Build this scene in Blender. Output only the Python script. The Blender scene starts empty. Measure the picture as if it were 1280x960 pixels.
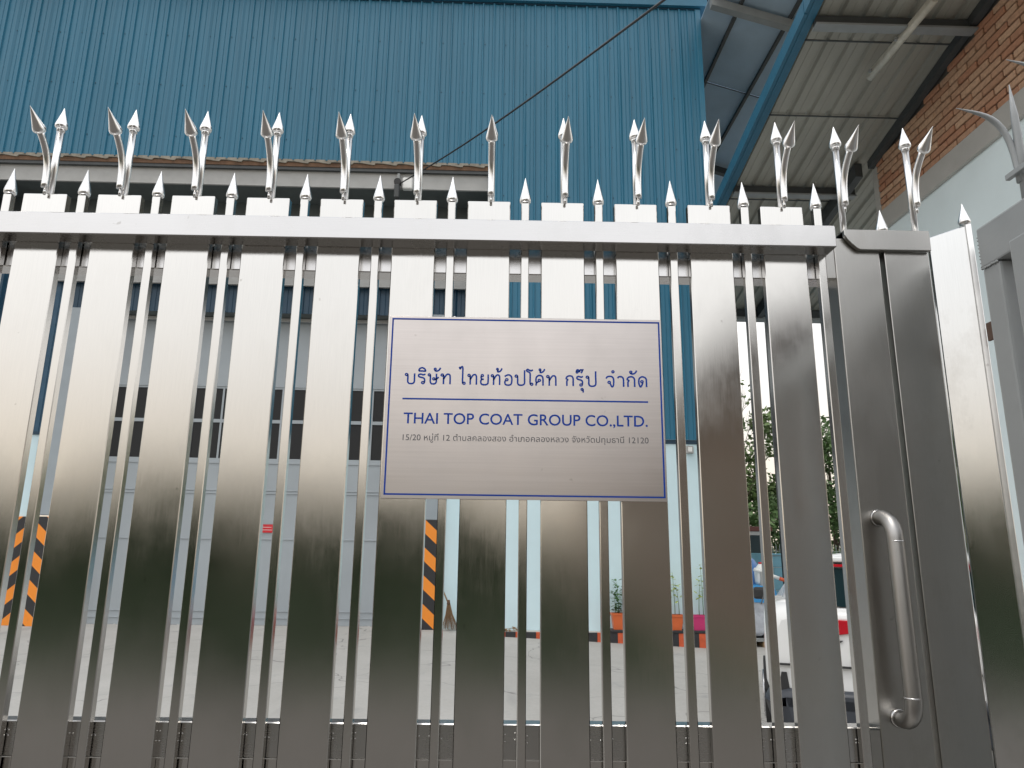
import bpy, bmesh, math, random
from math import radians as R, sin, cos, pi
from mathutils import Vector, Matrix
random.seed(7)
sc = bpy.context.scene
COL = sc.collection

# ------------------------------------------------------------------ camera
cam_d = bpy.data.cameras.new("camera"); cam = bpy.data.objects.new("camera", cam_d); COL.objects.link(cam)
PITCH, YAW, ROLL, FPX = 0.22910929, 0.01321989, 0.01175937, 900.0
cam_d.sensor_fit = 'HORIZONTAL'; cam_d.sensor_width = 36.0; cam_d.lens = FPX / 1280.0 * 36.0
cam_d.clip_start = 0.02; cam_d.clip_end = 2000
_cp, _sp, _cy, _sy = cos(PITCH), sin(PITCH), cos(YAW), sin(YAW)
_f = Vector((_sy*_cp, _cy*_cp, _sp)); _r = Vector((_cy, -_sy, 0)); _u = _r.cross(_f)
_r2 = _r*cos(ROLL) + _u*sin(ROLL); _u2 = _u*cos(ROLL) - _r*sin(ROLL)
cam.matrix_world = Matrix(((_r2.x, _u2.x, -_f.x, 1.106770), (_r2.y, _u2.y, -_f.y, -1.528523), (_r2.z, _u2.z, -_f.z, 1.5), (0, 0, 0, 1)))
sc.camera = cam

# ------------------------------------------------------------------ sky, sun, exposure
SUN_EL, SUN_AZ = R(70), R(215)          # azimuth clockwise from +Y: behind the camera, to its left
world = bpy.data.worlds.new("World"); sc.world = world; world.use_nodes = True
nt = world.node_tree; N = nt.nodes; L = nt.links
for n in list(N): N.remove(n)
wo = N.new('ShaderNodeOutputWorld'); bg = N.new('ShaderNodeBackground'); bg.inputs['Strength'].default_value = 0.1
sky = N.new('ShaderNodeTexSky'); sky.sky_type = 'NISHITA'; sky.sun_disc = False
sky.sun_elevation = SUN_EL; sky.sun_rotation = SUN_AZ; sky.dust_density = 3.0; sky.air_density = 1.2
tc = N.new('ShaderNodeTexCoord'); sp = N.new('ShaderNodeSeparateXYZ'); L.new(tc.outputs['Generated'], sp.inputs[0])
ramp = N.new('ShaderNodeValToRGB'); ramp.color_ramp.interpolation = 'B_SPLINE'
e = ramp.color_ramp.elements
e[0].position = 0.0; e[0].color = (0.58, 0.50, 0.40, 1); e[1].position = 0.85; e[1].color = (0.72, 0.75, 0.79, 1)
for ps, cc in ((.07, (.62, .55, .455)), (.15, (.66, .61, .55)), (.24, (.735, .72, .70)), (.36, (.86, .86, .86)), (.5, (.98, .99, 1.0))):
    x = e.new(ps); x.color = (*cc, 1)
L.new(sp.outputs['Z'], ramp.inputs[0])
cn = N.new('ShaderNodeTexNoise'); cn.inputs['Scale'].default_value = 2.2; cn.inputs['Detail'].default_value = 5
cm = N.new('ShaderNodeMapping'); cm.inputs['Scale'].default_value = (1, 1, 2.6); L.new(tc.outputs['Generated'], cm.inputs[0]); L.new(cm.outputs[0], cn.inputs['Vector'])
cmr = N.new('ShaderNodeMapRange'); cmr.inputs['To Min'].default_value = 16.0; cmr.inputs['To Max'].default_value = 20.0
cmr.inputs['From Min'].default_value = 0.3; cmr.inputs['From Max'].default_value = 0.7
L.new(cn.outputs['Fac'], cmr.inputs['Value'])
vm = N.new('ShaderNodeVectorMath'); vm.operation = 'SCALE'; L.new(ramp.outputs['Color'], vm.inputs[0]); L.new(cmr.outputs[0], vm.inputs['Scale'])
mx = N.new('ShaderNodeMixRGB'); mx.inputs['Fac'].default_value = 0.88
L.new(sky.outputs[0], mx.inputs['Color1']); L.new(vm.outputs[0], mx.inputs['Color2'])
L.new(mx.outputs[0], bg.inputs['Color']); L.new(bg.outputs[0], wo.inputs['Surface'])
sun_d = bpy.data.lights.new("sun", 'SUN'); sun_d.energy = 0.9; sun_d.angle = R(14); sun_d.color = (1.0, 0.95, 0.87)
sun = bpy.data.objects.new("sun", sun_d); COL.objects.link(sun)
sdir = Vector((sin(SUN_AZ)*cos(SUN_EL), cos(SUN_AZ)*cos(SUN_EL), sin(SUN_EL)))
sun.rotation_euler = sdir.to_track_quat('Z', 'Y').to_euler()
sc.view_settings.view_transform = 'Standard'; sc.view_settings.look = 'None'
sc.view_settings.exposure = 0.0; sc.view_settings.gamma = 1.0; sc.view_settings.use_curve_mapping = False
sc.cycles.max_bounces = 8; sc.cycles.use_denoising = True

# ------------------------------------------------------------------ materials
class NB:
    def __init__(s, name):
        s.m = bpy.data.materials.new(name); s.m.use_nodes = True; s.nt = s.m.node_tree
        s.b = s.nt.nodes['Principled BSDF']; s.out = s.nt.nodes['Material Output']
        s.tc = s.nt.nodes.new('ShaderNodeTexCoord'); s.geo = None
    def n(s, t): return s.nt.nodes.new(t)
    def l(s, a, b): s.nt.links.new(a, b)
    def coord(s, world=False):
        if not world: return s.tc.outputs['Object']
        if not s.geo: s.geo = s.n('ShaderNodeNewGeometry')
        return s.geo.outputs['Position']
    def noise(s, scale=5, detail=4, rough=.55, stretch=(1, 1, 1), world=False):
        mp = s.n('ShaderNodeMapping'); mp.inputs['Scale'].default_value = stretch; s.l(s.coord(world), mp.inputs[0])
        nn = s.n('ShaderNodeTexNoise'); nn.inputs['Scale'].default_value = scale; nn.inputs['Detail'].default_value = detail
        nn.inputs['Roughness'].default_value = rough; s.l(mp.outputs[0], nn.inputs['Vector']); return nn.outputs['Fac']
    def mr(s, v, a, b, c, d):
        m = s.n('ShaderNodeMapRange'); s.l(v, m.inputs['Value'])
        for k, w in zip(('From Min', 'From Max', 'To Min', 'To Max'), (a, b, c, d)): m.inputs[k].default_value = w
        return m.outputs[0]
    def mix(s, f, a, b):
        m = s.n('ShaderNodeMixRGB')
        for k, v in (('Fac', f), ('Color1', a), ('Color2', b)):
            if hasattr(v, 'links'): s.l(v, m.inputs[k])
            else: m.inputs[k].default_value = v if not isinstance(v, tuple) or len(v) == 4 else (*v, 1)
        return m.outputs[0]
    def math(s, op, a, b=0.0):
        m = s.n('ShaderNodeMath'); m.operation = op
        for i, v in enumerate((a, b)):
            if hasattr(v, 'links'): s.l(v, m.inputs[i])
            else: m.inputs[i].default_value = v
        return m.outputs[0]
    def set(s, k, v):
        if hasattr(v, 'links'): s.l(v, s.b.inputs[k])
        else: s.b.inputs[k].default_value = (*v, 1) if isinstance(v, tuple) and len(v) == 3 else v
        return s
    def bump(s, h, strength=.3, dist=.01):
        b = s.n('ShaderNodeBump'); b.inputs['Strength'].default_value = strength; b.inputs['Distance'].default_value = dist
        s.l(h, b.inputs['Height']); s.l(b.outputs[0], s.b.inputs['Normal']); return s

def plain(name, col, rough=.6, metal=0.0, var=.12, scale=3.0, bump=0.0, stretch=(1, 1, 1), spec=.5, bscale=None):
    m = NB(name)
    c2 = tuple(max(0, c*(1-var)) for c in col); c1 = tuple(min(1, c*(1+var)) for c in col)
    f = m.mr(m.noise(scale, 5, .6, stretch, True), .3, .7, 0, 1)
    m.set('Base Color', m.mix(f, c2, c1)).set('Roughness', m.mr(m.noise(scale*2.3, 3, .5, stretch, True), .3, .7, max(.02, rough-.07), min(1, rough+.07)))
    m.set('Metallic', metal); m.b.inputs['Specular IOR Level'].default_value = spec
    if bump: m.bump(m.noise(bscale or scale*12, 4, .6, (1, 1, 1), True), bump, .004)
    return m.m

def steel(name, col=(.60, .585, .56), rough=.2, brush=(1, 1, .02), bscale=900, wav=.15, smudge=.05, var=.018):
    m = NB(name)
    big = m.noise(1.6, 3, .5, (1, 1, .7), True)
    fine = m.noise(bscale, 2, .5, brush, True)
    sm = m.noise(9, 5, .65, (1, 1, .6), True)
    stain = m.mr(sm, .52, .75, 0, 1)
    c = m.mix(m.mr(fine, .3, .7, 0, 1), tuple(v*(1-var) for v in col), tuple(min(1, v*(1+var)) for v in col))
    c = m.mix(m.math('MULTIPLY', stain, smudge), c, (.36, .34, .31))
    sp1 = m.mr(m.noise(38, 2, .5, (1, 1, 1), True), .73, .78, 0, .35)
    c = m.mix(sp1, c, (.25, .23, .2))
    g = m.n('ShaderNodeBsdfAnisotropic'); g.distribution = 'BECKMANN'
    m.l(c, g.inputs['Color']); g.inputs['Anisotropy'].default_value = 0
    r = m.math('ADD', m.mr(fine, .3, .7, -.012, .012), m.mr(sm, .3, .7, rough-.025, rough+.05))
    m.l(r, g.inputs['Roughness'])
    h = m.math('ADD', m.math('MULTIPLY', big, wav), m.math('MULTIPLY', fine, .00004))
    bp = m.n('ShaderNodeBump'); bp.inputs['Strength'].default_value = .06; bp.inputs['Distance'].default_value = .02
    m.l(h, bp.inputs['Height']); m.l(bp.outputs[0], g.inputs['Normal'])
    m.nt.nodes.remove(m.b); m.l(g.outputs[0], m.out.inputs['Surface'])
    return m.m

M = {}
M['steel'] = steel('brushed_steel_vertical', col=(.66, .645, .62), rough=.165, wav=.30)
M['steel_h'] = steel('brushed_steel_horizontal', col=(.60, .59, .585), brush=(.02, 1, 1), rough=.25, wav=.08)
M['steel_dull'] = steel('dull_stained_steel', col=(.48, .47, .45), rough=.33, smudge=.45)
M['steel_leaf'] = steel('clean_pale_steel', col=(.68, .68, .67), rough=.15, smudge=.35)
M['chrome'] = steel('polished_steel', col=(.84, .83, .82), rough=.30, brush=(1, 1, 1), bscale=60, wav=.02, smudge=.05)
M['sign_steel'] = steel('hairline_sign_steel', col=(.585, .545, .53), brush=(.015, 1, 1), bscale=260, rough=.31, wav=.03, smudge=.06, var=.035)
M['blue_ink'] = plain('blue_enamel', (.004, .05, .33), .4, var=.05, spec=.2)
M['grey_ink'] = plain('grey_etched_ink', (.10, .10, .11), .5, var=.05)
M['cladding'] = plain('blue_coated_sheet', (.021, .148, .242), .42, var=.10, scale=.8, stretch=(1, 1, .25))
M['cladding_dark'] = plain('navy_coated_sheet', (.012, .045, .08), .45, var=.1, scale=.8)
M['trim'] = plain('blue_flashing', (.026, .155, .25), .35, var=.06)
M['rust'] = plain('rusty_angle', (.13, .070, .038), .8, var=.35, scale=6, bump=.3)
M['sheet_edge'] = plain('weathered_sheet_edge', (.25, .23, .19), .7, var=.25, scale=6)
M['white_steel'] = plain('painted_pale_beam', (.36, .36, .35), .5, var=.08)
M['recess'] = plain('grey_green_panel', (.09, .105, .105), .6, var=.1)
M['door'] = plain('grey_painted_door', (.33, .365, .39), .45, var=.05, scale=1.2)
M['door_dark'] = plain('door_shadow_gap', (.03, .03, .03), .8)
M['column'] = plain('grey_column_paint', (.30, .34, .37), .45, var=.05)
M['light_wall'] = plain('pale_blue_render', (.62, .78, .83), .75, var=.035, scale=1.1, bump=.12, bscale=60)
M['beam_cream'] = plain('cement_beam', (.42, .40, .37), .8, var=.07, scale=2, bump=.15, bscale=40)
M['mortar'] = plain('mortar', (.11, .095, .08), .9, var=.15, scale=8, bump=.3)
M['roof_under'] = plain('bare_metal_roof_sheet', (.31, .30, .26), .5, var=.2, scale=1.1, stretch=(1, .15, 1))
M['roof_blue'] = plain('blue_tinted_roof_sheet', (.36, .46, .56), .5, var=.12, scale=.9)
M['beam_grey'] = plain('grey_primer_beam', (.055, .06, .062), .6, var=.12)
M['beam_light'] = plain('grey_beam_flange', (.26, .27, .27), .55, var=.1)
M['fascia'] = plain('blue_fascia', (.025, .12, .195), .4, var=.08)
M['paint_grey'] = plain('grey_painted_tube', (.32, .335, .34), .38, var=.06, scale=5, bump=.06, bscale=120)
M['black_rubber'] = plain('black_rubber', (.02, .02, .021), .6)
M['black_paint'] = plain('black_kerb_paint', (.025, .025, .028), .6, var=.2, scale=8)
M['red_paint'] = plain('red_kerb_paint', (.58, .10, .035), .6, var=.15, scale=8)
M['lamp_white'] = plain('dusty_white_lamp', (.50, .48, .42), .5, var=.18, scale=9)
M['red_label'] = plain('red_label', (.55, .02, .03), .5)
M['white'] = plain('white_paint', (.78, .78, .76), .4, var=.03)
M['terracotta'] = plain('orange_plastic', (.62, .13, .035), .45, var=.06)
M['magenta'] = plain('magenta_plastic', (.55, .035, .16), .45, var=.06)
M['soil'] = plain('soil', (.06, .04, .025), .95, var=.3, scale=30)
M['leaf_green'] = plain('green_leaf', (.045, .13, .02), .5, var=.4, scale=14)
M['leaf_yellow'] = plain('yellow_green_leaf', (.33, .40, .05), .5, var=.25, scale=14)
M['straw'] = plain('broom_straw', (.20, .12, .06), .9, var=.35, scale=40)
M['wood'] = plain('bare_wood', (.30, .20, .11), .7, var=.2, scale=12)
M['car_white'] = plain('white_car_paint', (.74, .74, .73), .22, var=.015)
M['car_dark'] = plain('dark_bumper_plastic', (.035, .04, .05), .5, var=.1)
M['glass'] = plain('dark_car_glass', (.012, .03, .035), .06, var=.05)
M['tail_red'] = plain('red_lamp_lens', (.45, .01, .02), .12)
M['rubber'] = plain('tyre_rubber', (.02, .02, .02), .8)
M['alloy'] = plain('alloy_rim', (.45, .45, .46), .3, metal=.8)
M['tank_blue'] = plain('blue_plastic_drum', (.06, .19, .48), .4, var=.08)
M['cloth_blue'] = plain('blue_tarp', (.03, .22, .48), .6, var=.15, scale=8)
M['wrap'] = plain('grey_plastic_wrap', (.48, .50, .55), .3, var=.15, scale=10, bump=.5, bscale=18)
M['teal_wall'] = plain('teal_painted_block', (.16, .34, .42), .75, var=.08)
M['brown_roof'] = plain('red_brown_roof', (.15, .05, .04), .6)
M['bark'] = plain('bark', (.09, .065, .045), .9, var=.3, scale=12, bump=.4)
M['far_leaf'] = plain('far_tree_leaf', (.085, .15, .045), .65, var=.5, scale=.9)
M['far_leaf2'] = plain('far_tree_leaf_light', (.11, .17, .05), .65, var=.4, scale=.9)
M['near_leaf'] = plain('roadside_leaf', (.032, .055, .017), .7, var=.5, scale=1.2)
M['brown_wall'] = plain('brown_rendered_wall', (.21, .16, .125), .85, var=.12, scale=.7)
M['roof_tile'] = plain('dark_sheet_roof', (.10, .09, .085), .7)
M['cable'] = plain('black_cable', (.02, .02, .022), .5)
M['dry_leaf'] = plain('dry_leaf', (.22, .14, .07), .8, var=.3, scale=30)

def concrete():
    m = NB('yard_concrete')
    big = m.mr(m.noise(.5, 5, .6, (1, 1, 1), True), .3, .7, 0, 1); fine = m.noise(22, 5, .7, (1, 1, 1), True)
    c = m.mix(big, (.37, .355, .33), (.46, .445, .42))
    c = m.mix(m.mr(fine, .35, .7, 0, .35), c, (.28, .27, .255))
    st = m.mr(m.noise(2.6, 6, .7, (1, .6, 1), True), .57, .70, 0, .5); c = m.mix(st, c, (.24, .24, .24))
    ty = m.mr(m.noise(.9, 4, .6, (1, .12, 1), True), .60, .68, 0, .45); c = m.mix(ty, c, (.20, .20, .20))
    # hairline cracks
    nd = m.n('ShaderNodeTexNoise'); nd.inputs['Scale'].default_value = 1.4; m.l(m.coord(True), nd.inputs['Vector'])
    ad = m.n('ShaderNodeVectorMath'); ad.operation = 'MULTIPLY_ADD'; m.l(nd.outputs['Color'], ad.inputs[0]); ad.inputs[1].default_value = (1.1, 1.1, 0)
    m.l(m.coord(True), ad.inputs[2])
    vo = m.n('ShaderNodeTexVoronoi'); vo.feature = 'DISTANCE_TO_EDGE'; vo.inputs['Scale'].default_value = .36; m.l(ad.outputs[0], vo.inputs['Vector'])
    cr = m.mr(vo.outputs['Distance'], .0, .0045, .75, 0); c = m.mix(cr, c, (.10, .10, .095))
    m.set('Base Color', c).set('Roughness', .85).bump(fine, .25, .01); return m.m
M['concrete'] = concrete()
M['road'] = plain('street_asphalt', (.095, .085, .075), .9, var=.15, scale=.9, bump=.2)
M['earth'] = plain('earth', (.13, .115, .08), .95, var=.25, scale=.4)

def hazard(name, sgn):
    m = NB(name); s = m.n('ShaderNodeSeparateXYZ'); m.l(m.coord(), s.inputs[0])
    v = m.math('ADD', s.outputs['Z'], m.math('MULTIPLY', s.outputs['X'], sgn*.90))
    fr = m.math('FRACT', m.math('DIVIDE', v, .54)); st = m.math('GREATER_THAN', fr, .5)
    wear = m.mr(m.noise(14, 5, .7, (1, 1, 1), True), .62, .75, 0, .35)
    c = m.mix(st, (.022, .022, .025), (.85, .27, .025)); m.set('Base Color', m.mix(wear, c, (.25, .18, .1))).set('Roughness', .5); return m.m
M['haz_a'] = hazard('hazard_stripes_falling', 1.0); M['haz_b'] = hazard('hazard_stripes_rising', -1.0)

def brick_mat():
    m = NB('clay_brick'); oi = m.n('ShaderNodeObjectInfo')
    cr = m.n('ShaderNodeValToRGB'); e = cr.color_ramp.elements
    e[0].color = (.44, .26, .16, 1); e[1].color = (.62, .385, .245, 1); q = e.new(.5); q.color = (.54, .325, .205, 1); q = e.new(.07); q.color = (.48, .22, .125, 1)
    m.l(oi.outputs['Random'], cr.inputs[0])
    f = m.mr(m.noise(16, 5, .7, (1, 1, 1), True), .35, .7, 0, .45)
    m.set('Base Color', m.mix(f, cr.outputs[0], (.17, .10, .07))).set('Roughness', .9).bump(m.noise(60, 4, .6, (1, 1, 1), True), .4, .006); return m.m
M['brick'] = brick_mat()
def mesh_glass():
    m = NB('dark_wire_mesh'); s = m.n('ShaderNodeSeparateXYZ'); m.l(m.coord(), s.inputs[0])
    a = m.math('FRACT', m.math('MULTIPLY', m.math('ADD', s.outputs['X'], s.outputs['Z']), 22)); b = m.math('FRACT', m.math('MULTIPLY', m.math('SUBTRACT', s.outputs['X'], s.outputs['Z']), 22))
    g = m.math('MAXIMUM', m.math('GREATER_THAN', a, .85), m.math('GREATER_THAN', b, .85))
    m.set('Base Color', m.mix(g, (.004, .004, .005), (.028, .029, .03))).set('Roughness', .7); return m.m
M['mesh'] = mesh_glass()

# ------------------------------------------------------------------ helpers
class MB:
    def __init__(s): s.bm = bmesh.new()
    def box(s, x0, x1, y0, y1, z0, z1, bev=0.0, seg=1):
        t = bmesh.new(); bmesh.ops.create_cube(t, size=1)
        for v in t.verts: v.co = Vector(((x0+x1)/2 + v.co.x*(x1-x0), (y0+y1)/2 + v.co.y*(y1-y0), (z0+z1)/2 + v.co.z*(z1-z0)))
        if bev: bmesh.ops.bevel(t, geom=list(t.edges), offset=bev, segments=seg, affect='EDGES', profile=.6)
        return s.add(t)
    def add(s, t):
        me = bpy.data.meshes.new('tmp'); t.to_mesh(me); t.free(); s.bm.from_mesh(me); bpy.data.meshes.remove(me); return s
    def prism(s, pts, axis, a0, a1, bev=0.0):
        """closed outline pts (2-D) extruded along axis ('x','y','z') from a0 to a1"""
        t = bmesh.new()
        def P(p, a): return {'x': (a, p[0], p[1]), 'y': (p[0], a, p[1]), 'z': (p[0], p[1], a)}[axis]
        A = [t.verts.new(P(p, a0)) for p in pts]; B = [t.verts.new(P(p, a1)) for p in pts]; n = len(pts)
        t.faces.new(A); t.faces.new(B[::-1])
        for i in range(n): t.faces.new((A[i], B[i], B[(i+1) % n], A[(i+1) % n]))
        bmesh.ops.recalc_face_normals(t, faces=t.faces)
        if bev: bmesh.ops.bevel(t, geom=list(t.edges), offset=bev, segments=1, affect='EDGES')
        return s.add(t)
    def tube(s, pts, rad, n=12, cap=True):
        t = bmesh.new(); pts = [Vector(p) for p in pts]
        if not hasattr(rad, '__len__'): rad = [rad]*len(pts)
        ref = None; rings = []
        for i, p in enumerate(pts):
            d = (pts[min(i+1, len(pts)-1)] - pts[max(i-1, 0)]).normalized()
            if ref is None:
                ref = d.orthogonal().normalized()
            ref = (ref - d*ref.dot(d)).normalized(); b = d.cross(ref)
            rings.append([t.verts.new(p + (ref*cos(2*pi*k/n) + b*sin(2*pi*k/n))*max(rad[i], 1e-5)) for k in range(n)])
        for i in range(len(rings)-1):
            for k in range(n):
                f = t.faces.new((rings[i][k], rings[i][(k+1) % n], rings[i+1][(k+1) % n], rings[i+1][k])); f.smooth = True
        if cap: t.faces.new(rings[0][::-1]); t.faces.new(rings[-1])
        bmesh.ops.recalc_face_normals(t, faces=t.faces)
        return s.add(t)
    def quad(s, *v):
        s.bm.faces.new([s.bm.verts.new(p) for p in v]); return s
    def mesh(s, name, mat):
        me = bpy.data.meshes.new(name); s.bm.to_mesh(me); s.bm.free(); me.materials.append(mat); return me
    def build(s, name, mat, parent=None, kind=None, label=None):
        return link(name, s.mesh(name, mat), parent, kind, label)

def link(name, me, parent=None, kind=None, label=None, loc=None, rot=None):
    o = bpy.data.objects.new(name, me); COL.objects.link(o)
    if parent: o.parent = parent
    if kind: o['kind'] = kind
    if label: o['label'] = label
    if loc is not None: o.location = loc
    if rot is not None: o.rotation_euler = rot
    return o
def tag(o, label, cat, group=None):
    o['label'] = label; o['category'] = cat
    if group: o['group'] = group
    return o
def thing(name, label, cat, loc=(0, 0, 0), rz=0, group=None):
    o = bpy.data.objects.new(name, None); COL.objects.link(o); o.location = loc; o.rotation_euler = (0, 0, rz); o.empty_display_size = .1
    return tag(o, label, cat, group)
def cone_finial(mb, base, d, length, r):
    """spear head: rounded shoulder then a long point, along unit d from base"""
    d = Vector(d).normalized(); base = Vector(base)
    prof = [(0, .45), (.02, .80), (.07, .97), (.14, 1.0), (.24, .90), (.5, .58), (.75, .29), (.95, .07), (1, .0)]
    return mb.tube([base + d*length*t for t, _ in prof], [r*k for _, k in prof], 18)

WROT = R(.7)                              # the buildings stand turned 0.7 degrees from the gate

# ------------------------------------------------------------------ ground
def gz(X): return 0.0 if X < 1.2 else (-(X-1.2)*.045 if X < 5.6 else -.198)
xs = [-300, -60, -20, -8, -2, 1.2, 2.3, 3.4, 4.5, 5.6, 8, 14, 40, 300]; ys = [-.4, 3, 8, 14, 30, 80, 400]
mb = MB(); V = [[mb.bm.verts.new((X, Yv, gz(X))) for X in xs] for Yv in ys]
for i in range(len(ys)-1):
    for j in range(len(xs)-1): mb.bm.faces.new((V[i][j], V[i][j+1], V[i+1][j+1], V[i+1][j]))
mb.build('yard_ground', M['concrete'], None, 'structure')
MB().quad((-300, -300, -.10), (300, -300, -.10), (300, -.4, -.10), (-300, -.4, -.10)).build('ground', M['earth'], None, 'structure')
MB().quad((-300, -300, -.09), (4.6, -300, -.09), (4.6, -7.2, -.05), (-300, -7.2, -.05)).build('grass_ground', plain('turf', (.028, .038, .014), .95, var=.4, scale=2), None, 'structure')
MB().box(-300, 300, -7.2, -.55, -.3, -.03).build('road', M['road'], None, 'structure')
MB().box(-300, 300, -.549, -.398, -.3, .0).build('kerb', M['beam_cream'], None, 'structure')

# ------------------------------------------------------------------ sliding gate
PITCHX, SW = 0.17, 0.0984
gate = thing('sliding_gate', 'brushed stainless steel sliding gate of wide and narrow upright bars topped with spear points', 'gate')
slat_me = MB().box(0, SW, 0, .020, .08, 2.290, .0016).mesh('wide_slat', M['steel'])
bar_me = MB().box(0, .0180, 0, .018, .08, 2.288, .0014).mesh('narrow_bar', M['steel'])
tip_mb = MB(); cone_finial(tip_mb, (.009, .009, 2.289), (0, 0, 1), .068, .0135); tip_me = tip_mb.mesh('spear_tip', M['chrome'])
rod_me = MB().tube([(0, 0, 2.289), (0, 0, 2.462)], .0078, 14).mesh('spear_rod', M['chrome'])
m_ = MB(); cone_finial(m_, (0, 0, 2.462), (0, 0, 1), .056, .0138); m_.tube([(0, 0, 2.455), (0, 0, 2.465)], .0088, 14); head_me = m_.mesh('spear_head', M['chrome'])
def bez(p0, p1, p2, p3, n=12):
    return [tuple((1-t)**3*a + 3*(1-t)**2*t*b + 3*(1-t)*t*t*c + t**3*d for a, b, c, d in zip(p0, p1, p2, p3)) for t in [i/n for i in range(n+1)]]
curve = [(0, -.016, 2.303)] + bez((0, -.016, 2.312), (0, -.016, 2.365), (0, -.022, 2.385), (0, -.062, 2.420), 12)
bent_me = MB().tube(curve, [.0075]*len(curve), 14).tube([(0, -.013, 2.287), (0, -.013, 2.3035)], .003, 8).mesh('curved_rod', M['chrome'])
m_ = MB(); cone_finial(m_, (0, -.058, 2.4165), (0, -.74, .60), .060, .0142); bhead_me = m_.mesh('curved_head', M['chrome'])
def spear(parent, x, y=.010, dz=0.0, dzb=0.0):
    r = link('spear', rod_me, parent, loc=(x, y, dz)); link('spear_head', head_me, r)
    b = link('curved_spear', bent_me, parent, loc=(x+random.uniform(-.0008, .0008), y-.005, dz+dzb-.004)); link('spear_head', bhead_me, b)
    b.rotation_euler = (0, 0, R(random.uniform(-1.5, 1.5)))
for i in range(-3, 11):
    rx = R(random.uniform(-.22, .22)); link('wide_slat', slat_me, gate, loc=(PITCHX*i, 1.75*sin(rx), 0), rot=(rx, 0, R(random.uniform(-.3, .3))))
    spear(gate, PITCHX*i + .0535)
    b = link('narrow_bar', bar_me, gate, loc=(PITCHX*i + .1241, 0, 0)); link('spear_tip', tip_me, b)
XL = -.62
MB().box(XL, 1.847, -.048, -.0006, 2.170, 2.2215, .002).build('front_top_rail', M['steel_h'], gate)
MB().box(XL, 1.868, .0205, .070, 2.119, 2.185, .002).build('rear_top_rail', M['steel_h'], gate)
MB().box(XL, 1.868, .0205, .058, 1.100, 1.166, .002).build('middle_rail', M['steel_h'], gate)
MB().box(XL, 1.868, .0222, .028, .142, 1.0985).build('kick_panel', M['steel'], gate)
MB().box(XL, 1.9652, .0205, .07, .06, .14, .002).build('bottom_rail', M['steel_h'], gate)
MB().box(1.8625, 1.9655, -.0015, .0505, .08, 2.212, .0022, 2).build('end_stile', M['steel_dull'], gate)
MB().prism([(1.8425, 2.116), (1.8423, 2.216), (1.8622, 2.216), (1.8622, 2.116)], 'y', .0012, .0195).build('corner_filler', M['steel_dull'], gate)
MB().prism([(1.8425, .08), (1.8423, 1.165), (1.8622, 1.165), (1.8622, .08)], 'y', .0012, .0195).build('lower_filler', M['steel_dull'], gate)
# weld dots on the middle rail
wd = MB()
for i in range(-3, 11):
    for q in (.1015, .1215, .1455):
        for z in (1.147, 1.134) if (i+int(q*1000)) % 2 else (1.14,):
            t = bmesh.new(); bmesh.ops.create_icosphere(t, subdivisions=1, radius=.0016, matrix=Matrix.Translation((PITCHX*i+q, .0205, z+random.uniform(-.004, .004)))); wd.add(t)
wd.build('weld_spots', M['chrome'], gate, 'stuff')
# handle
h = []
for a in range(0, 7): t = a/6*pi/2; h.append((1.9005, -.060+.042*(1-sin(t)) if a else .0-.018, 1.578 - .042*(1-cos(t))))
top = [(1.9005, -.002, 1.578)] + [(1.9005, -.018-.042*sin(t), 1.578-.042*(1-cos(t))) for t in [k/6*pi/2 for k in range(7)]]
bot = [(p[0]+.002, p[1], 1.578+1.188-p[2]) for p in reversed(top)]
ho = MB().tube(top + bot, .0160, 20).build('pull_handle', steel('worn_satin_steel', col=(.42, .41, .40), rough=.42, smudge=.4), gate)
for z in (1.530, 1.236): MB().tube([(1.9012, -.060, z-.0015), (1.9012, -.060, z+.0015)], .0164, 20).build('weld_seam', M['steel_h'], ho)
for z in (1.578, 1.188): MB().tube([(1.9015, -.002, z), (1.9015, -.007, z)], [.0185, .0168], 20).build('weld_collar', M['steel_h'], ho)

# ------------------------------------------------------------------ receiving post beside the gate
rp = thing('gate_post', 'flat dull steel post with a notched cap beside the angled pale post', 'post')
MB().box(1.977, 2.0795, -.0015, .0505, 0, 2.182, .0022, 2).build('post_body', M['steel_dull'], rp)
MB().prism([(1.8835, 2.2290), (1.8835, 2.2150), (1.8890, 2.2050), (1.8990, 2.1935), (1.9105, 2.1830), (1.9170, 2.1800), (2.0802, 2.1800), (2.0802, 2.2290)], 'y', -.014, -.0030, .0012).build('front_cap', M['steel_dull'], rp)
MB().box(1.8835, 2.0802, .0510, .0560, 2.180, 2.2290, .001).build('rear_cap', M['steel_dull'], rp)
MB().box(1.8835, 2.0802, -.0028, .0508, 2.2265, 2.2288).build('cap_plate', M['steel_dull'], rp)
prod_me = MB().tube([(0, 0, 2.229), (0, 0, 2.455)], .0072, 14).mesh('post_spear_rod', M['chrome'])
for x in (1.893, 2.0605):
    r = link('spear', prod_me, rp, loc=(x, .006, 0)); link('spear_head', head_me, r, loc=(0, 0, -.012))
    b = link('curved_spear', bent_me, rp, loc=(x, .004, -.012)); link('spear_head', bhead_me, b)
    b.rotation_euler = (0, 0, R(2))
m_ = MB(); cone_finial(m_, (1.982, .006, 2.2292), (0, 0, 1), .060, .0135); m_.build('spear_tip', M['chrome'], rp)

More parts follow.
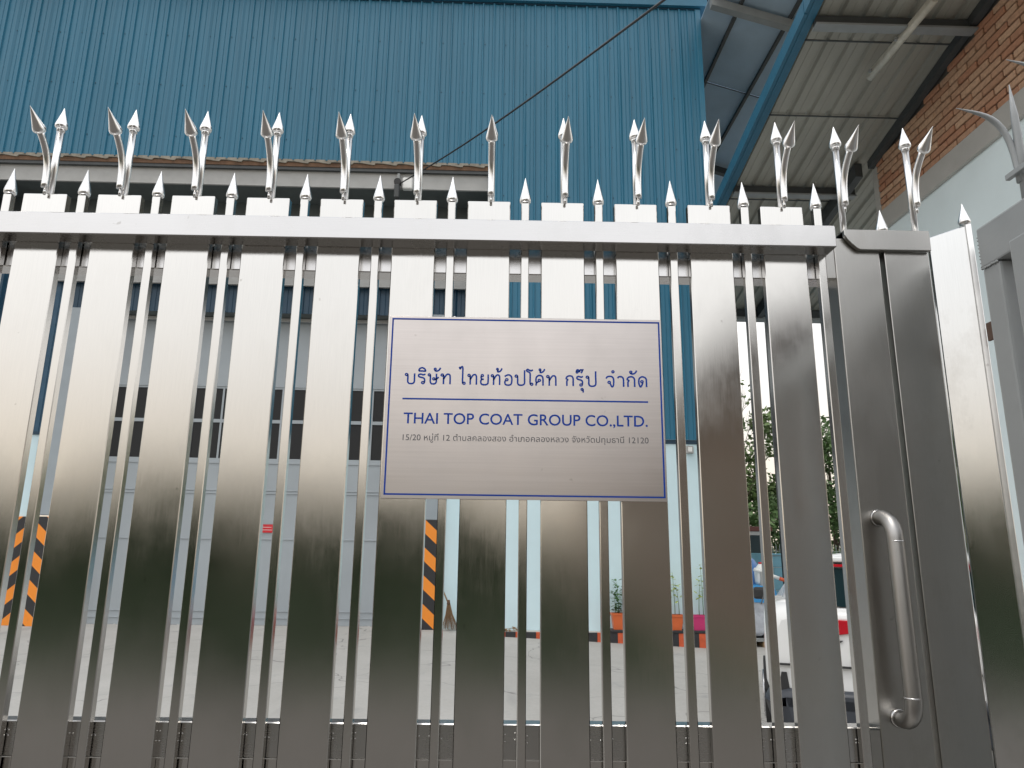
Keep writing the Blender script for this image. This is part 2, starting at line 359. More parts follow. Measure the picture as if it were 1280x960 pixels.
# ------------------------------------------------------------------ angled stainless post
A, B = Vector((2.0840, .000, 0)), Vector((2.1570, -.0400, 0)); d = (B-A).normalized(); nrm = Vector((-d.y, d.x, 0))
ap = thing('angled_post', 'pale polished steel post turned towards the street beside the grey painted fence frame', 'post')
def rect(a, b, t0, t1, z0, z1, bev=.002):
    m = MB(); p = [a+nrm*t0, b+nrm*t0, b+nrm*t1, a+nrm*t1]
    return m.prism([(q.x, q.y) for q in p], 'z', z0, z1, bev)
m_ = rect(A, B-d*.008, .0, .045, 0, 2.2175)
for v in m_.bm.verts:
    if v.co.z > 2: v.co.z += .017*(Vector((v.co.x, v.co.y, 0))-A).dot(d)/(B-A).length
m_.build('post_face', M['steel_leaf'], ap)
rect(B-d*.0075, B+d*.0035, .0, .008, 0, 2.2360, .001).build('edge_bar', M['chrome'], ap)
m_ = MB(); q = B-d*.008+nrm*.006; cone_finial(m_, (q.x, q.y, 2.236), (0, 0, 1), .054, .0130); m_.build('spear_tip', M['chrome'], ap)
MB().box(2.1470, 2.1530, -.0950, -.0600, 1.952, 1.992, .001).build('hinge', plain('brown_hinge', (.12, .07, .05), .6), ap)

# ------------------------------------------------------------------ painted side fence (grey), running towards the street
sf = thing('side_fence', 'grey painted tube fence frame with clawed spikes at the edge of the stainless gate', 'fence')
MB().box(2.130, 2.182, -1.35, -.0955, 2.103, 2.1935, .004, 2).build('top_rail', M['paint_grey'], sf)
MB().box(2.1315, 2.181, -.150, -.0965, .0, 2.1015, .006, 2).build('upright', M['paint_grey'], sf)
for k in range(4): MB().box(2.1245, 2.178, -.272-.30*k, -.192-.30*k, .0, 2.1235, .004, 2).build('upright', M['paint_grey'], sf)
MB().box(2.1325, 2.180, -1.35, -.151, .30, .36, .004).build('bottom_rail', M['paint_grey'], sf)
for k in range(3):
    y0 = -.226 - .15*k
    u = MB().tube([(2.150, y0, 2.190), (2.148, y0-.004, 2.300), (2.146, y0-.008, 2.380), (2.144, y0-.010, 2.452)], [.0085, .0085, .0070, .0008], 8).build('spike', M['paint_grey'], sf)
    MB().tube(bez((2.142, y0, 2.236), (2.141, y0, 2.385), (2.110, y0+.01, 2.392), (2.030, y0-.005, 2.398), 12), [.0062]*7+[.0058, .005, .004, .003, .0018, .0006], 8).build('claw', M['paint_grey'], u)
MB().box(2.128, 2.138, -.75, -.205, 2.250, 2.262, .001).build('tie_bar', M['paint_grey'], sf)
wb = MB()
for k in range(7):
    t = bmesh.new(); bmesh.ops.create_icosphere(t, subdivisions=1, radius=.0035, matrix=Matrix.Translation((2.130, -.100-.0075*k, 2.101+random.uniform(-.001, .001)))); wb.add(t)
for k in range(9):
    t = bmesh.new(); bmesh.ops.create_icosphere(t, subdivisions=1, radius=.0016, matrix=Matrix.Translation((2.1305, -.0962, 2.108+.0085*k+random.uniform(-.002, .002)))); wb.add(t)
wb.build('weld_bead', M['paint_grey'], sf, 'stuff')

# ------------------------------------------------------------------ company sign on the gate
SX, SZ = .8556, 2.0064
sg = thing('company_sign', 'brushed steel nameplate with blue Thai and English company lettering fixed on the gate', 'sign', (SX, -.0012, SZ))
MB().box(-.001, .601, -.0038, -.0004, -.400, 0, .0006).build('plate', M['sign_steel'], sg)
bx0, bx1, bz0, bz1, bw = .0050, .5972, -.3930, -.0050, .0034
m_ = MB(); m_.box(bx0, bx1, -.0044, -.0037, bz1-bw, bz1); m_.box(bx0, bx1, -.0044, -.0037, bz0, bz0+bw)
m_.box(bx0, bx0+bw, -.0044, -.0037, bz0+bw, bz1-bw); m_.box(bx1-bw, bx1, -.0044, -.0037, bz0+bw, bz1-bw); m_.build('border_line', M['blue_ink'], sg)
MB().box(.0352, .5668, -.0044, -.0037, -.1886, -.1852).build('rule', M['blue_ink'], sg)
for x, z in ((.016, -.014), (.585, -.014), (.016, -.386), (.585, -.386)): pass
from mathutils.geometry import tessellate_polygon
def outlines(t, off):
    """closed glyph outlines of a string, each overlapping contour kept apart, so that crossings never cut holes"""
    c = bpy.data.curves.new('line', 'FONT'); c.body = t; c.size = 1; c.offset = 0; c.resolution_u = 4; c.fill_mode = 'NONE'
    o = bpy.data.objects.new('line', c); COL.objects.link(o); bpy.context.view_layer.update()
    me = bpy.data.meshes.new_from_object(o.evaluated_get(bpy.context.evaluated_depsgraph_get())); bpy.data.objects.remove(o); bpy.data.curves.remove(c)
    nb = {}
    for e_ in me.edges:
        for a, b in (tuple(e_.vertices), tuple(e_.vertices)[::-1]): nb.setdefault(a, []).append(b)
    co = [v.co.copy() for v in me.vertices]; bpy.data.meshes.remove(me); seen = set(); loops = []
    for v in sorted(nb):
        if v in seen: continue
        lp_, prev, cur = [v], None, v; seen.add(v)
        while True:
            nx = [q for q in nb[cur] if q != prev and q not in seen]
            if not nx: break
            prev, cur = cur, nx[0]; seen.add(cur); lp_.append(cur)
        # vertices are stored in contour order: index order gives the winding
        if len(lp_) > 2 and lp_[1] > lp_[-1]: lp_ = [lp_[0]] + lp_[:0:-1]
        loops.append([(co[i].x, co[i].y) for i in lp_])
    return loops
def area(p): return .5*sum(p[i-1][0]*p[i][1]-p[i][0]*p[i-1][1] for i in range(len(p)))
def inside(q, p):
    r = False
    for i in range(len(p)):
        (x1, y1), (x2, y2) = p[i-1], p[i]
        if (y1 > q[1]) != (y2 > q[1]) and q[0] < (x2-x1)*(q[1]-y1)/(y2-y1)+x1: r = not r
    return r
def grow(p, off, sgn):
    out = []
    for i in range(len(p)):
        a, b, c = p[i-1], p[i], p[(i+1) % len(p)]; dx, dy = c[0]-a[0], c[1]-a[1]; l = math.hypot(dx, dy) or 1
        out.append((b[0]+dy/l*off*sgn, b[1]-dx/l*off*sgn))
    return out
def text(s, name, mat, x0, x1, zb, h, ref, off=0.0):
    """flat lettering x0..x1 on baseline zb, with the glyphs of ref h tall"""
    rl = outlines(ref, 0); ys_ = [q[1] for p in rl for q in p]; rz = max(ys_)-min(ys_)
    lp_ = [p for p in outlines(s, 0) if abs(area(p)) > 1e-6]; big = max(lp_, key=lambda p: abs(area(p))); sg_ = 1 if area(big) > 0 else -1
    def depth(p): return sum(1 for q in lp_ if q is not p and abs(area(q)) > abs(area(p)) and all(inside(p[i], q) for i in (0, len(p)//3, 2*len(p)//3)))
    mid = lambda p: (min(q[0] for q in p)+max(q[0] for q in p))/2
    orient = {}                              # winding of the outermost contour near each place (fonts differ)
    tops = [p for p in lp_ if depth(p) == 0]
    holes = [p for p in lp_ if depth(p) % 2 == 1]; outer = [p for p in lp_ if depth(p) % 2 == 0]
    xs_ = [q[0] for p in lp_ for q in p]; a, b = min(xs_), max(xs_); sx, sz = (x1-x0)/(b-a), h/rz
    mb = MB()
    for p in outer:
        sp_ = 1 if area(p) > 0 else -1
        hs = [grow(q, -off, 1 if area(q) > 0 else -1) for q in holes if inside(q[0], p) and inside(q[len(q)//2], p)]
        polys = [grow(p, off, sp_)] + hs; flat = [q for k_ in polys for q in k_]
        vs = [mb.bm.verts.new((x0+(q[0]-a)*sx, -.00425, zb+q[1]*sz)) for q in flat]
        for tri in tessellate_polygon([[Vector((q[0], q[1], 0)) for q in k_] for k_ in polys]):
            try: mb.bm.faces.new([vs[i] for i in tri])
            except ValueError: pass
    return mb.build(name, mat, sg)
GL = {  # looped Thai letters: strokes through points, circles ('c', x, y, r); height 1 = consonant height
 'บ': [('c', .13, .85, .10), [(.23, .86), (.25, .6), (.25, .25), (.34, .09), (.52, .05), (.70, .09), (.80, .25), (.80, .6), (.80, .96)]],
 'ป': [('c', .13, .85, .10), [(.23, .86), (.25, .6), (.25, .25), (.34, .09), (.52, .05), (.72, .09), (.83, .25), (.83, .8), (.83, 1.38)]],
 'ร': [('c', .42, .15, .10), [(.52, .16), (.54, .40), (.46, .56), (.26, .62), (.10, .70), (.10, .84), (.24, .90), (.44, .84), (.58, .92)]],
 'ษ': [('c', .12, .85, .10), [(.22, .86), (.24, .6), (.24, .25), (.33, .09), (.50, .05), (.70, .09), (.80, .25), (.80, .6), (.80, .96)], ('c', .56, .50, .10), [(.62, .42), (.80, .48), (1.02, .66)]],
 'ท': [('c', .13, .85, .10), [(.23, .86), (.25, .6), (.25, .04)], [(.25, .48), (.38, .72), (.52, .90), (.68, .92), (.78, .80), (.80, .5), (.80, .04)]],
 'ย': [('c', .22, .85, .10), [(.13, .80), (.12, .64), (.22, .54), (.36, .52)], [(.22, .54), (.11, .42), (.10, .22), (.20, .08), (.44, .04), (.66, .10), (.74, .28), (.74, .96)]],
 'ไ': [[(.02, 1.60), (.10, 1.42), (.18, 1.56), (.28, 1.62), (.34, 1.48), (.34, .9), (.34, .28), (.38, .12)], ('c', .48, .15, .10)],
 'โ': [[(.56, 1.44), (.42, 1.34), (.24, 1.40), (.08, 1.46), (.02, 1.34), (.12, 1.26), (.28, 1.18), (.33, 1.02), (.33, .6), (.33, .28), (.37, .12)], ('c', .47, .15, .10)],
 'อ': [('c', .26, .52, .10), [(.17, .46), (.10, .30), (.16, .10), (.36, .04), (.58, .10), (.66, .30), (.66, .70), (.54, .90), (.32, .94), (.08, .80)]],
 'ค': [[(.08, .04), (.12, .26), (.30, .40)], ('c', .36, .50, .10), [(.12, .26), (.07, .5), (.12, .78), (.30, .93), (.50, .92), (.64, .78), (.67, .5), (.67, .04)]],
 'ก': [[(.12, .04), (.12, .46), (.20, .60), (.06, .70), (.14, .86), (.34, .94), (.56, .90), (.67, .74), (.68, .5), (.68, .04)]],
 'จ': [[(.02, .76), (.14, .90), (.34, .95), (.54, .90), (.64, .72), (.65, .40), (.60, .08), (.48, .06), (.36, .32)], ('c', .28, .42, .10)],
 'า': [[(.04, .80), (.16, .92), (.34, .93), (.48, .82), (.52, .6), (.52, .04)]],
 'ด': [[(.38, .42), (.32, .24), (.20, .05), (.10, .24), (.06, .52), (.12, .80), (.30, .94), (.50, .92), (.66, .78), (.69, .5), (.69, .04)], ('c', .32, .52, .10)],
 'ิ': [[(.02, 1.18), (.10, 1.38), (.32, 1.47), (.54, 1.38), (.64, 1.18), (.33, 1.18), (.02, 1.18)]],
 'ั': [('c', .12, 1.36, .09), [(.07, 1.27), (.20, 1.19), (.38, 1.22), (.52, 1.34), (.60, 1.50)]],
 '้': [('c', .10, 1.44, .08), [(.17, 1.40), (.12, 1.22), (.28, 1.22), (.44, 1.34), (.52, 1.52)]],
 '๊': [('c', .10, 1.28, .08), [(.03, 1.32), (.10, 1.48), (.22, 1.46), (.28, 1.32), (.34, 1.46), (.46, 1.48), (.50, 1.32), (.40, 1.22)], [(.48, 1.42), (.62, 1.54)]],
 'ุ': [('c', .10, -.24, .09), [(.19, -.24), (.20, -.36), (.20, -.52)]],
 'ํ': [('c', .14, 1.36, .10)]}
def stroke(mb, pts, w, loop=False):
    n = len(pts); L_, R_ = [], []
    for i, p in enumerate(pts):
        a = pts[i-1] if (i or loop) else p; b = pts[(i+1) % n] if (i < n-1 or loop) else p
        dx, dy = b[0]-a[0], b[1]-a[1]; l = math.hypot(dx, dy) or 1; nx, ny = -dy/l*w/2, dx/l*w/2
        L_.append(mb.bm.verts.new((p[0]+nx, -.00425, p[1]+ny))); R_.append(mb.bm.verts.new((p[0]-nx, -.00425, p[1]-ny)))
    for i in range(n if loop else n-1): mb.bm.faces.new((L_[i], L_[(i+1) % n], R_[(i+1) % n], R_[i]))
def catmull(P, k=6):
    out = []; Q = [P[0]] + list(P) + [P[-1]]
    for i in range(1, len(Q)-2):
        for j in range(k):
            t = j/k; p0, p1, p2, p3 = Q[i-1], Q[i], Q[i+1], Q[i+2]
            out.append(tuple(.5*(2*b+(c-a)*t+(2*a-5*b+4*c-d_)*t*t+(3*b-a-3*c+d_)*t**3) for a, b, c, d_ in zip(p0, p1, p2, p3)))
    return out + [P[-1]]
def looped(name, items, mat, x_of, zb, H, w, ysc=1.0):
    mb = MB()
    for ch, X0, X1 in items:
        g = GL[ch]; xs_ = [q[0] for s_ in g if not isinstance(s_, tuple) for q in s_] + [s_[1]+k_*s_[3] for s_ in g if isinstance(s_, tuple) for k_ in (-1, 1)]
        a, b = min(xs_), max(xs_); sx = (x_of(X1)-x_of(X0)-w)/(b-a)
        f = lambda p: (x_of(X0)+w/2+(p[0]-a)*sx, zb+p[1]*H)
        for s_ in g:
            if isinstance(s_, tuple):
                c = f(s_[1:3]); r = s_[3]*min(sx, H)*1.0; rx = s_[3]*sx; stroke(mb, [(c[0]+rx*cos(t*pi/7), c[1]+s_[3]*H*.92*sin(t*pi/7)) for t in range(14)], w*.82, True)
            else: stroke(mb, catmull([f(p) for p in s_]), w)
    return mb.build(name, mat, sg)
xa = lambda X: .0432+(490+X/6.856-508.6)*.0017407
items = [('บ', 105, 198), ('ร', 220, 290), ('ิ', 218, 290), ('ษ', 300, 405), ('ั', 350, 418), ('ท', 410, 503), ('ไ', 565, 632), ('ท', 640, 728), ('ย', 752, 828), ('ท', 840, 927), ('้', 885, 945), ('อ', 955, 1030), ('ป', 1045, 1140)]
items += [(c, x0_+1165.5, x1_+1165.5) for c, x0_, x1_ in (('โ', -22, 46), ('ค', 58, 133), ('้', 85, 147), ('ท', 150, 243), ('ก', 318, 392), ('ร', 412, 476), ('๊', 404, 482), ('ุ', 445, 477), ('ป', 490, 586), ('จ', 660, 740), ('ํ', 712, 745), ('า', 760, 825), ('ก', 843, 920), ('ั', 866, 940), ('ด', 942, 1022))]
looped('thai_name', items, M['blue_ink'], xa, -.1548, .0253, .0036)
text("THAI TOP COAT GROUP CO.,LTD.", 'english_name', M['blue_ink'], .0398, .5640, -.2410, .0233, 'H', .010)
text("15/20 หมู่ที่ 12 ตำบลคลองสอง อำเภอคลองหลวง จังหวัดปทุมธานี 12120", 'thai_address', M['grey_ink'], .0398, .5650, -.2772, .0124, '1', .002)

# ------------------------------------------------------------------ warehouse
wh = thing('warehouse', 'large blue metal clad warehouse with recessed grey folding doors and pale blue lower wall', 'warehouse', (0, 0, 0), WROT)
FD, RD, XR = 12.5, 13.4, 5.65          # facade depth, recess depth, right corner
RIB = .235
def sheet_mesh(name, n, z0, z1, mat, y=0.0, rib=.036, pitch=RIB):
    m = MB(); prof = []
    for k in range(n):
        x = k*pitch
        prof += [(x, 0), (x+pitch*.44, 0), (x+pitch*.47, -.010), (x+pitch*.50, 0), (x+pitch*.80, 0), (x+pitch*.86, -rib), (x+pitch*.94, -rib)]
    prof.append((n*pitch+.03, 0))
    a = [m.bm.verts.new((p[0], y+p[1], z0)) for p in prof]; b = [m.bm.verts.new((p[0], y+p[1], z1)) for p in prof]
    for i in range(len(prof)-1): m.bm.faces.new((a[i], a[i+1], b[i+1], b[i]))
    return m.mesh(name, mat)
SHW = RIB*3
short = sheet_mesh('cladding_sheet', 3, 9.60, 13.66, M['cladding']); tall = sheet_mesh('cladding_sheet', 3, 3.70, 13.66, M['cladding'])
XJ = .96                                # right edge of the opening
X = XJ; k = 0
while X + SHW < XR-.09: link('cladding_sheet', tall, wh, loc=(X, FD + (.0 if k % 2 else .003), 0)); X += SHW; k += 1
link('cladding_sheet', sheet_mesh('cladding_sheet', 2, 3.70, 13.66, M['cladding'], pitch=(XR-.09-X)/2), wh, loc=(X, FD, 0))
X = XJ - SHW; k = 0
while X > -13.6:
    link('cladding_sheet', tall if X < -10.2 else short, wh, loc=(X, FD + (.0 if k % 2 else .003), 0)); X -= SHW; k += 1
# screw rows
sm_ = MB()
for z, ph in ((12.6, 0), (11.35, .1), (10.1, .0), (8.9, .1), (7.6, 0)):
    x = XR-.2
    while x > -13:
        if z > 9.6 or x > XJ: sm_.box(x-.008, x+.008, FD-.012, FD-.0005, z-.008, z+.008)
        x -= RIB*2 if z > 11 else RIB*2
sm_.build('screw_heads', M['cladding_dark'], wh, 'stuff')
MB().prism([(XR-.10, FD+.02), (XR-.10, FD-.032), (XR-.085, FD-.034), (XR+.004, FD-.034), (XR+.004, FD+.15), (XR-.004, FD+.15), (XR-.004, FD+.02)], 'z', 3.66, 13.66).build('corner_flashing', M['trim'], wh)
MB().box(-14, XR+.16, FD-.10, FD+.25, 13.70, 13.93, .004).build('eaves_flashing', M['trim'], wh)
MB().box(-14, XR+.02, FD-.02, FD+.25, 13.66, 13.70).build('eaves_gap', M['cladding_dark'], wh)
MB().box(-14, XR+.0, FD+.0, FD+.3, 13.93, 14.12).build('eaves_gap', M['cladding_dark'], wh)
MB().box(-14, XR+.40, FD-.28, FD+.3, 14.12, 14.34, .004).build('gutter', M['trim'], wh)
MB().prism([(FD-.28, 14.345), (FD+12, 16.5), (FD+12, 16.3), (FD+.3, 14.12), (FD-.28, 14.12)], 'x', -14, XR+.4).build('roof', M['cladding'], wh)
for a_, b_ in ((XJ, XR-.01), (-14, -10.3)): MB().box(a_, b_, FD+.03, FD+.06, 3.62, 3.70).build('base_flashing', M['cladding_dark'], wh)
# bottom of upper sheets: folded weathered edge, rusty angle
m_ = MB(); prof = []
x = XJ
while x > -10.3: prof += [(x, 9.575), (x-RIB*.30*2, 9.575), (x-RIB*.36*2, 9.535), (x-RIB*.46*2, 9.535)]; x -= RIB*2
for (xa, za), (xb, zb) in zip(prof, prof[1:]):
    m_.quad((xa, FD-.018, za), (xb, FD-.018, zb), (xb, FD-.018, 9.625), (xa, FD-.018, 9.625)); m_.quad((xa, FD-.018, za), (xb, FD-.018, zb), (xb, FD+.05, zb), (xa, FD+.05, za))
m_.build('sheet_edge', M['sheet_edge'], wh)
MB().box(-10.3, XJ-.02, FD+.005, FD+.055, 9.47, 9.56).build('rusty_angle', M['rust'], wh)
MB().box(-10.3, XJ-.04, FD+.09, FD+.13, 9.04, 9.47).build('lintel_beam', M['white_steel'], wh)
MB().box(-10.3, XJ-.04, FD+.04, FD+.088, 9.02, 9.055).build('lintel_flange', M['white_steel'], wh)
MB().box(-10.3, XJ-.04, FD+.02, FD+.088, 9.40, 9.468).build('lintel_shelf', M['beam_grey'], wh)
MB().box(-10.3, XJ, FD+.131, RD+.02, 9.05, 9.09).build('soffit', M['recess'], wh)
# jambs
MB().box(XJ-.02, XJ+.0, FD-.02, RD, 3.70, 9.62).build('jamb', M['cladding'], wh)
MB().box(XJ-.02, XJ+.0, FD+.04, RD, 0, 3.695).build('jamb_wall', M['light_wall'], wh)
MB().box(-10.32, -10.3, FD-.02, RD, 3.7, 9.62).build('jamb', M['cladding'], wh)
# lower front wall (right of the opening) and left
MB().box(XJ, XR-.005, FD+.045, FD+.2, -.4, 3.66).build('lower_wall', M['light_wall'], wh)
MB().box(-14, -10.3, FD+.045, FD+.2, -.4, 3.66).build('lower_wall', M['light_wall'], wh)
# side wall past the corner
MB().box(XR-.15, XR-.006, FD+.21, FD+14, -.4, 3.6).build('lower_wall', M['light_wall'], wh)
MB().box(XR-.15, XR-.012, FD+.16, FD+14, 3.6, 13.6).build('side_cladding', M['cladding'], wh)
# recess wall
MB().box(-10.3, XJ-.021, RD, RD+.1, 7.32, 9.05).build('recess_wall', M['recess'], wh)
MB().box(-8.4, XJ-.021, RD-.12, RD, 7.08, 7.318).build('door_head_beam', M['white_steel'], wh)
MB().box(-8.4, XJ-.021, RD-.16, RD-.121, 7.05, 7.085).build('head_beam_lip', M['white_steel'], wh)
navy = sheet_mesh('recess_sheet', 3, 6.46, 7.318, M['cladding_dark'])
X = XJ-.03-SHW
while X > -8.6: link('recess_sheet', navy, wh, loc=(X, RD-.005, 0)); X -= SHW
rs = sheet_mesh('recess_sheet', 3, 3.78, 7.318, plain('shaded_blue_sheet', (.022, .08, .14), .45))  # cladding blue darkened: the overhang's shade is put into the sheet colour
for X in (-10.26, -9.55, -8.84): link('recess_sheet', rs, wh, loc=(X-.02, RD-.008, 0))
link('recess_sheet', sheet_mesh('recess_sheet', 3, 3.78, 6.46, M['cladding']), wh, loc=(.06, RD-.008, 0))
MB().box(-10.3, -8.14, RD, RD+.1, 0, 3.78).build('recess_lower_wall', M['light_wall'], wh)
MB().box(.03, XJ-.021, RD, RD+.1, -.1, 3.78).build('recess_lower_wall', M['light_wall'], wh)
MB().box(-10.3, -8.02, RD-.03, RD, 3.74, 3.80).build('base_flashing', M['cladding_dark'], wh)
MB().box(-.30, .028, RD-.14, RD+.62, 2.112, 6.46, .006).build('column', M['column'], wh)
MB().box(-8.14, -7.62, RD-.14, RD+.1, 2.112, 6.46, .006).build('column', M['column'], wh)
for nm, x0, x1, yf, mat, z1 in (('hazard_panel', -.302, .030, RD-.145, M['haz_a'], 2.11), ('hazard_panel', -8.142, -7.618, RD-.145, M['haz_a'], 2.08), ('hazard_panel', -8.50, -8.15, RD-.03, M['haz_b'], 2.08)):
    m_ = MB(); m_.box(0, x1-x0, 0, .14 if yf < RD-.1 else .028, 0, z1, .004); link(nm, m_.mesh(nm, mat), wh, loc=(x0, yf, 0))
# folding doors: leaves with ribs and mesh windows
XA, XB, NL = -7.92, -.30, 6; LW = (XB-XA)/NL
MB().box(-7.62, -.3, RD+.30, RD+.36, 6.38, 6.45, .003).build('door_track', M['white_steel'], wh)
MB().box(XA, XB, RD+.56, RD+.58, 0, 6.6).build('door_backing', M['door_dark'], wh)
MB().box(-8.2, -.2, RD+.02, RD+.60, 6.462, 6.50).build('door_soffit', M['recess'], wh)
def leaf_parts():
    fr = MB(); w = LW-.012
    z_ = [(0.045, 3.30), (4.76, 6.375)]
    for a, b in z_: fr.box(0, w, 0, .04, a, b, .002)
    for xa, xb in ((0, .045), (w-.045, w)): fr.box(xa, xb, 0, .04, 3.30, 4.76)
    fr.box(.045, w-.045, 0, .04, 4.04, 4.11); fr.box(w/2-.02, w/2+.02, .001, .041, 3.30, 4.04); fr.box(w/2-.02, w/2+.02, .001, .041, 4.11, 4.76)
    fm = fr.mesh('door_leaf', M['door'])
    rb = []
    for a, b in ((3.19, 3.24), (4.80, 4.83), (2.58, 2.615), (2.64, 2.67), (1.675, 1.70), (.17, .185), (.30, .31)):
        rb.append(MB().box(.01, w-.01, -.016, -.0005, a, b, .003).mesh('rib', M['door']))
    pm = [MB().box(.046, w-.046, .015, .02, a, b).mesh('mesh_window', M['mesh']) for a, b in ((3.301, 4.039), (4.111, 4.759))]
    return fm, rb, pm
fm, rbs, pms = leaf_parts()
for k in range(NL):
    o = link('door_leaf', fm, wh, loc=(XA+LW*k+.006, RD+.42 + (.01 if k % 2 else 0), -.045)); o.scale = (1, 1, 1.033)
    for r_ in rbs: link('rib', r_, o)
    for p_ in pms: link('mesh_window', p_, o)
    cst = MB().tube([(.2, .0, .03), (.2, .03, .03)], .028, 12).build('caster', M['white'], o)
ND = RD + .46; lb = MB().box(-3.68, -3.43, ND-.052, ND-.049, 1.83, 1.998).build('door_notice', M['red_label'], wh)
m_ = MB()
for z in (1.94, 1.885):
    x = -3.65
    while x < -3.47:
        w_ = random.uniform(.012, .03); m_.box(x, x+w_, ND-.0545, ND-.0525, z-.005, z+.005); x += w_+.007
m_.build('notice_print', M['white'], lb)

bxo = thing('junction_box', 'small pale box fixed high on the pale blue wall under the blue cladding edge', 'junction box', (0, 0, 0), WROT)
MB().box(4.90, 5.04, FD-.04, FD+.044, 3.43, 3.58, .008).build('housing', M['white_steel'], bxo); MB().box(4.93, 5.01, FD-.05, FD-.039, 3.46, 3.55, .004).build('cover', M['white'], bxo)
# cable clamp on lintel and overhead cable
ck = thing('cable_clamp', 'black cable clamp and white insulator block on the pale lintel beam', 'cable clamp', (0, 0, 0), WROT)
m_ = MB(); m_.tube([(-1.03, FD-.02, 9.10), (-1.03, FD-.14, 9.10)], .075, 14); m_.build('clamp_wheel', M['black_rubber'], ck)
MB().box(-1.09, -.98, FD-.16, FD-.02, 8.72, 9.03, .02).build('clamp_body', M['beam_grey'], ck)
MB().box(-.93, -.72, FD-.10, FD+.03, 8.96, 9.22, .02).build('insulator', M['white'], ck)
MB().box(-1.06, -1.0, FD-.021, FD+.10, 8.65, 9.35, .01).build('bracket', M['beam_light'], ck)
Rw = Matrix.Rotation(WROT, 3, 'Z')
c0 = Rw @ Vector((-.96, FD-.10, 9.08)); c1 = Rw @ Vector((2.57, 4.0, 6.402)); c2 = c1 + (c1-c0)*1.6 + Vector((0, 0, .5))
pts = []
for i in range(31):
    t = i/30
    p = c0.lerp(c1, t/.385) if t < .385 else c1.lerp(c2, (t-.385)/.615)
    pts.append(p + Vector((0, 0, -.10*sin(pi*min(1, t/.385)) if t < .385 else 0)))
oc = MB().tube(pts, .013, 8).build('overhead_cable', M['cable']); tag(oc, 'thin black cable stretched diagonally across the blue cladding', 'cable')

# ------------------------------------------------------------------ painted kerb in front of the pale wall
kb = thing('painted_kerb', 'low kerb painted in black and orange red blocks along the pale blue wall', 'kerb', (0, 0, 0), WROT)
KP = .1862; x = XJ+.02; k = 0
x0 = 1.557 - KP*4
MB().box(XJ+.02, XR+.1, 12.262, FD+.04, -.35, .082, .006).build('kerb_core', M['beam_cream'], kb)
for k in range(26):
    a = x0 + KP*k
    if a < XJ: continue
    MB().box(a+.001, a+KP-.001, 12.20, 12.2615, -.34, .084, .004).build('kerb_block', M['black_paint'] if (k % 2) else M['red_paint'], kb)
MB().box(3.2, XR+.05, 12.19, FD+.02, .0845, .135, .01).build('ledge', M['black_paint'], kb)

# ------------------------------------------------------------------ potted plants
def planter(x0, x1, z0, z1, mat, label, plants, leafmat, bush=False):
    t = thing('plant_pot', label, 'potted plant', tuple(Rw @ Vector(((x0+x1)/2, 12.33, z0))), WROT, 'plants in plastic pots on the kerb')
    w = (x1-x0)/2; hgt = z1-z0; m = MB(); b = m.bm; rings = []
    for s, z in ((.82, 0), (.97, hgt*.86), (1.06, hgt*.87), (1.06, hgt), (.96, hgt), (.94, hgt*.85)):
        rings.append([b.verts.new((px_*w*s, py_*.10*s, z)) for px_, py_ in ((-1, -1), (1, -1), (1, 1), (-1, 1))])
    for i in range(5):
        for q in range(4): b.faces.new((rings[i][q], rings[i][(q+1) % 4], rings[i+1][(q+1) % 4], rings[i+1][q]))
    b.faces.new(rings[0][::-1]); m.build('pot', mat, t)
    MB().quad((-w*.93, -.09, hgt*.86), (w*.93, -.09, hgt*.86), (w*.93, .09, hgt*.86), (-w*.93, .09, hgt*.86)).build('soil', M['soil'], t)
    st, lf = MB(), MB()
    for (px_, hh) in plants:
        lean = random.uniform(-.06, .06); P = [(px_+lean*(i/5)**2, random.uniform(-.01, .01), hgt*.85 + hh*i/5) for i in range(6)]
        st.tube(P, [.006, .006, .005, .004, .003, .002], 6)
        n = 70 if bush else 22
        for _ in range(n):
            tt = random.uniform(.1 if bush else .45, 1.02); c = Vector((px_+lean*tt*tt, 0, hgt*.85+hh*tt)); a = random.uniform(0, 2*pi)
            ln = random.uniform(.07, .11); out = Vector((cos(a), sin(a), random.uniform(-.5, .6))).normalized()
            c += out*random.uniform(0, .07 if bush else .04); side = out.cross(Vector((0, 0, 1))).normalized()*ln*.28; 
            lf.quad(c, c+out*ln*.5+side, c+out*ln, c+out*ln*.5-side)
    st.build('stem', M['leaf_green'], t); lf.build('foliage', leafmat, t, 'stuff'); return t
planter(3.33, 3.72, .136, .425, M['terracotta'], 'orange pot with a bushy dark green plant, farther left on the kerb', [(-.06, .60), (.05, .5), (-.12, .40)], M['leaf_green'], True)
planter(4.05, 4.66, .136, .405, M['terracotta'], 'long orange pot with thin yellow green seedlings beside the magenta pot', [(.16, .80), (.05, .55), (.24, .6), (-.1, .6)], M['leaf_yellow'])
planter(4.80, 5.25, .136, .402, M['magenta'], 'magenta pot with thin leggy yellow leaved seedlings', [(.02, .95), (-.06, .7), (.08, .8), (.13, .5)], M['leaf_yellow'])
